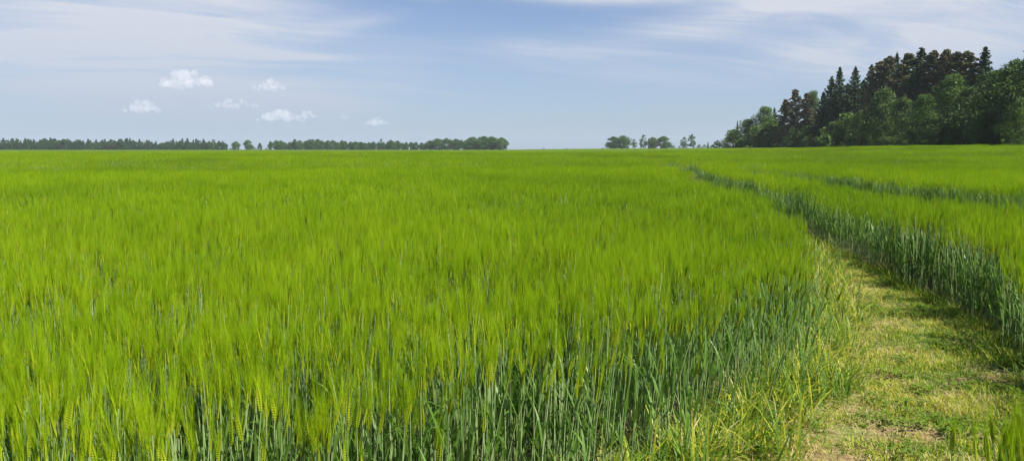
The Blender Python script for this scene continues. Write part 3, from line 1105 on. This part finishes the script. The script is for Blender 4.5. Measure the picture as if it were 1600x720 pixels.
# the forest along the left horizon
for i in range(96):
    px = -8 + i * 3.78 + tr_rng.uniform(-1.5, 1.5)
    top = 217.5 + 3.0 * (px / 350) + tr_rng.uniform(-2.2, 3.4) + 1.2 * math.sin(px / 17)
    con = tr_rng.random() < 0.45
    pr = tr_rng.choice(P_FARCON if con else P_FARDARK)
    y = 905 + tr_rng.uniform(-10, 25)
    if con:
        tree('conifer_tree', pr, px, top - 0.8, y, 'pointed dark conifer in the far forest along the left horizon', 'conifer', 'conifers of the far left forest', 1.1)
    else:
        tree('broadleaf_tree', pr, px, top + 0.8, y, 'rounded dark tree in the far forest along the left horizon', 'tree', 'rounded trees of the far left forest', 1.1)

FARL = [
    ('A', 334, 218, 890, 1.0, 'rounded tree at the right end of the far left forest'),
    ('D', 349, 222, 890, 0.9, 'small dark tree just past the end of the far left forest'),
    ('F', 369, 221, 880, 0.8, 'small pale tree, first of three in the gap of the tree line'),
    ('F', 388, 219, 880, 0.8, 'taller rounded tree, second of three in the gap of the tree line'),
    ('D', 406, 223, 880, 0.7, 'small dark pointed tree, last of three in the gap of the tree line'),
    ('D', 461, 217.5, 850, 0.75, 'dark narrow tree standing above the long tree row'),
    ('A', 596, 217, 850, 0.8, 'thin airy tree rising above the middle of the tree row'),
    ('A', 611, 218, 850, 0.8, 'second airy tree rising above the tree row'),
    ('F', 672, 219.5, 835, 0.8, 'lower rounded tree closing the gap before the taller part of the row'),
    ('F', 728, 219, 835, 0.8, 'lower rounded tree joining the two halves of the taller row'),
    ('F', 684, 216.5, 830, 0.9, 'rounded tree at the start of the taller right part of the row'),
    ('F', 698, 216, 830, 0.95, 'broad tree in the taller right part of the row'),
    ('F', 712, 217, 830, 0.85, 'tree left of the dark gap in the taller row'),
    ('A', 721, 218, 830, 0.7, 'slim tree in the dark gap of the taller row'),
    ('F', 738, 214, 820, 1.0, 'big domed tree in the taller right part of the row'),
    ('F', 756, 213, 820, 1.05, 'tallest domed tree of the far row'),
    ('F', 768, 213.5, 820, 1.0, 'domed tree right beside the tallest of the far row'),
    ('F', 784, 215, 815, 1.1, 'last tree at the right end of the far row with open underside'),
    ('F', 958, 213.5, 800, 0.9, 'left half of the wide domed pair right of the gap'),
    ('F', 974, 212, 800, 1.15, 'wide domed tree in the first clump right of the horizon gap'),
    ('A', 991, 217, 800, 0.8, 'small airy tree right of the wide domed tree'),
    ('A', 1005, 210.5, 800, 0.85, 'tall airy tree with see-through crown right of the gap'),
    ('F', 1019, 214.5, 800, 0.85, 'rounded tree between the airy tree and the wide last one'),
    ('F', 1037, 213, 800, 0.95, 'last wide tree of the clump right of the horizon gap'),
    ('A', 1069, 214, 790, 0.85, 'smaller of the two lone airy trees near the wood'),
    ('A', 1081, 209, 790, 0.85, 'taller of the two lone airy trees near the wood'),
    ('C', 1106, 222, 700, 0.9, 'tiny pointed spruce between the lone trees and the wood'),
    ('D', 1121, 219.5, 480, 1.1, 'small dark tree just off the left tip of the wood'),
    ('C', 1151, 189, 345, 0.30, 'thin bare-looking spike of a spruce above the left tip of the wood'),
]
FP = {'F': P_FAR, 'A': P_FARAIRY, 'D': P_FARDARK, 'C': P_FARCON}
for i, (k, px, top, y, wd, lab) in enumerate(FARL):
    tree('conifer_tree' if k == 'C' else 'broadleaf_tree', FP[k][i % len(FP[k])], px, top, y, lab, 'conifer' if k == 'C' else 'tree', 'single trees of the horizon', wd * (1.15 if k == 'F' else 1.0))
for i in range(34):
    px = 424 + i * 7.3 + tr_rng.uniform(-1.5, 1.5)
    top = 219.2 + tr_rng.uniform(-1.8, 3.0) + (1.5 if px > 540 else 0)
    tree('broadleaf_tree', P_FAR[i % 5], px, top, 850 + tr_rng.uniform(-6, 14), 'rounded tree in the long low row on the horizon left of centre', 'tree',
         'trees of the long low row', tr_rng.uniform(0.6, 0.85))
for i, (px, top, y, wd) in enumerate([(850, 231.2, 1000, 1.0), (865, 232, 1000, 0.8), (885, 231.4, 1000, 1.1), (1052, 227, 780, 0.9), (1062, 228, 780, 0.8), (1092, 225.5, 740, 0.9),
                                      (1100, 226, 740, 0.9), (1112, 226.5, 700, 0.9), (942, 230.5, 800, 0.7), (360, 231, 880, 0.9), (398, 230, 880, 0.9), (416, 231, 870, 0.8)]):
    tree('hedge_bush', P_FARBUSH[i % 2], px, top, y, 'low bush on the horizon between the far trees', 'bush', 'low bushes on the horizon', wd)


# ------------------------------------------------------------------ clouds
def cloud_material():
    m = bpy.data.materials.new('cloud_vapour'); m.use_nodes = True
    g = NT(m.node_tree)
    out = g.n('ShaderNodeOutputMaterial')
    v = g.n('ShaderNodeVolumePrincipled')
    v.inputs['Color'].default_value = (0.99, 0.97, 0.945, 1)
    v.inputs['Density'].default_value = 0.0023
    v.inputs['Anisotropy'].default_value = 0.0
    g.t.links.new(v.outputs[0], out.inputs['Volume'])
    return m


M['cloud'] = cloud_material()


def cloud(px, py, w, h, label, seed, dist=12000.0):
    r = random.Random(seed)
    d = ray(px, py); c = Vector(d) / d.y * dist; c.z += EYE
    Wm, Hm = 1.2 * w / F * dist, 1.12 * h / F * dist
    mb = bpy.data.metaballs.new('cloud_shape'); mb.resolution = mb.render_resolution = Hm * 0.08
    import bmesh
    bm = bmesh.new()
    n = 60
    for k in range(n):
        t = r.uniform(-1, 1)
        top = (1 - abs(t) ** 1.6)
        rad = Hm * r.uniform(0.08, 0.24) * (0.45 + 0.6 * top)
        p = Vector((t * Wm * 0.46, r.uniform(-0.3, 0.3) * Wm * 0.5, -Hm * 0.30 + r.uniform(0, 1) ** 1.2 * Hm * 0.62 * top))
        geo = bmesh.ops.create_icosphere(bm, subdivisions=3, radius=rad, matrix=Matrix.Translation(p))
    me = bpy.data.meshes.new('cloud')
    bm.to_mesh(me); bm.free()
    bpy.data.metaballs.remove(mb)
    me.materials.append(M['cloud'])
    o = link(bpy.data.objects.new('cloud', me))
    o.location = c
    rm = o.modifiers.new('merge', 'REMESH'); rm.mode = 'VOXEL'; rm.voxel_size = Hm * 0.045
    tx = bpy.data.textures.new('cloud_billow', 'CLOUDS'); tx.noise_scale = Hm * 0.22; tx.noise_depth = 3
    dm = o.modifiers.new('billow', 'DISPLACE'); dm.texture = tx; dm.strength = Hm * 0.20; dm.mid_level = 0.5
    tag(o, label, 'cloud', 'small heaped clouds low on the left')
    return o


for a in ((292, 122, 78, 32, 'cream-white heaped cloud, largest of the low group on the left', 1),
          (421, 133, 46, 18, 'compact bright white cloud right of the largest heaped cloud', 2),
          (222, 166, 54, 22, 'leftmost small cloud low above the far forest', 3),
          (366, 161, 74, 16, 'flat elongated cloud in the middle of the low group', 4),
          (437, 180, 62, 22, 'soft low cloud with a paler small one touching its right', 5),
          (479, 179, 30, 14, 'small puff right of the soft low cloud', 6),
          (589, 189, 34, 16, 'small isolated puff low, farthest right of the group', 7),
          (538, 182, 13, 9, 'tiny cloud puff between the low group and the isolated puff', 8)):
    cloud(*a)


# ------------------------------------------------------------------ haze
def build_haze():
    me = bpy.data.meshes.new('haze')
    x0, x1, y0, y1, z0, z1 = -3100, 3100, -3100, 3100, -1.4, 48
    V = [(x, y, z) for z in (z0, z1) for y in (y0, y1) for x in (x0, x1)]
    me.from_pydata(V, [], [(0, 2, 3, 1), (4, 5, 7, 6), (0, 1, 5, 4), (1, 3, 7, 5), (3, 2, 6, 7), (2, 0, 4, 6)])
    m = bpy.data.materials.new('haze'); m.use_nodes = True
    g = NT(m.node_tree)
    out = g.n('ShaderNodeOutputMaterial'); v = g.n('ShaderNodeVolumePrincipled')
    v.inputs['Color'].default_value = (0.80, 0.88, 1.0, 1)
    v.inputs['Density'].default_value = 0.00010
    g.t.links.new(v.outputs[0], out.inputs['Volume'])
    me.materials.append(m)
    o = link(bpy.data.objects.new('haze', me)); tag(o, kind='stuff')


build_haze()
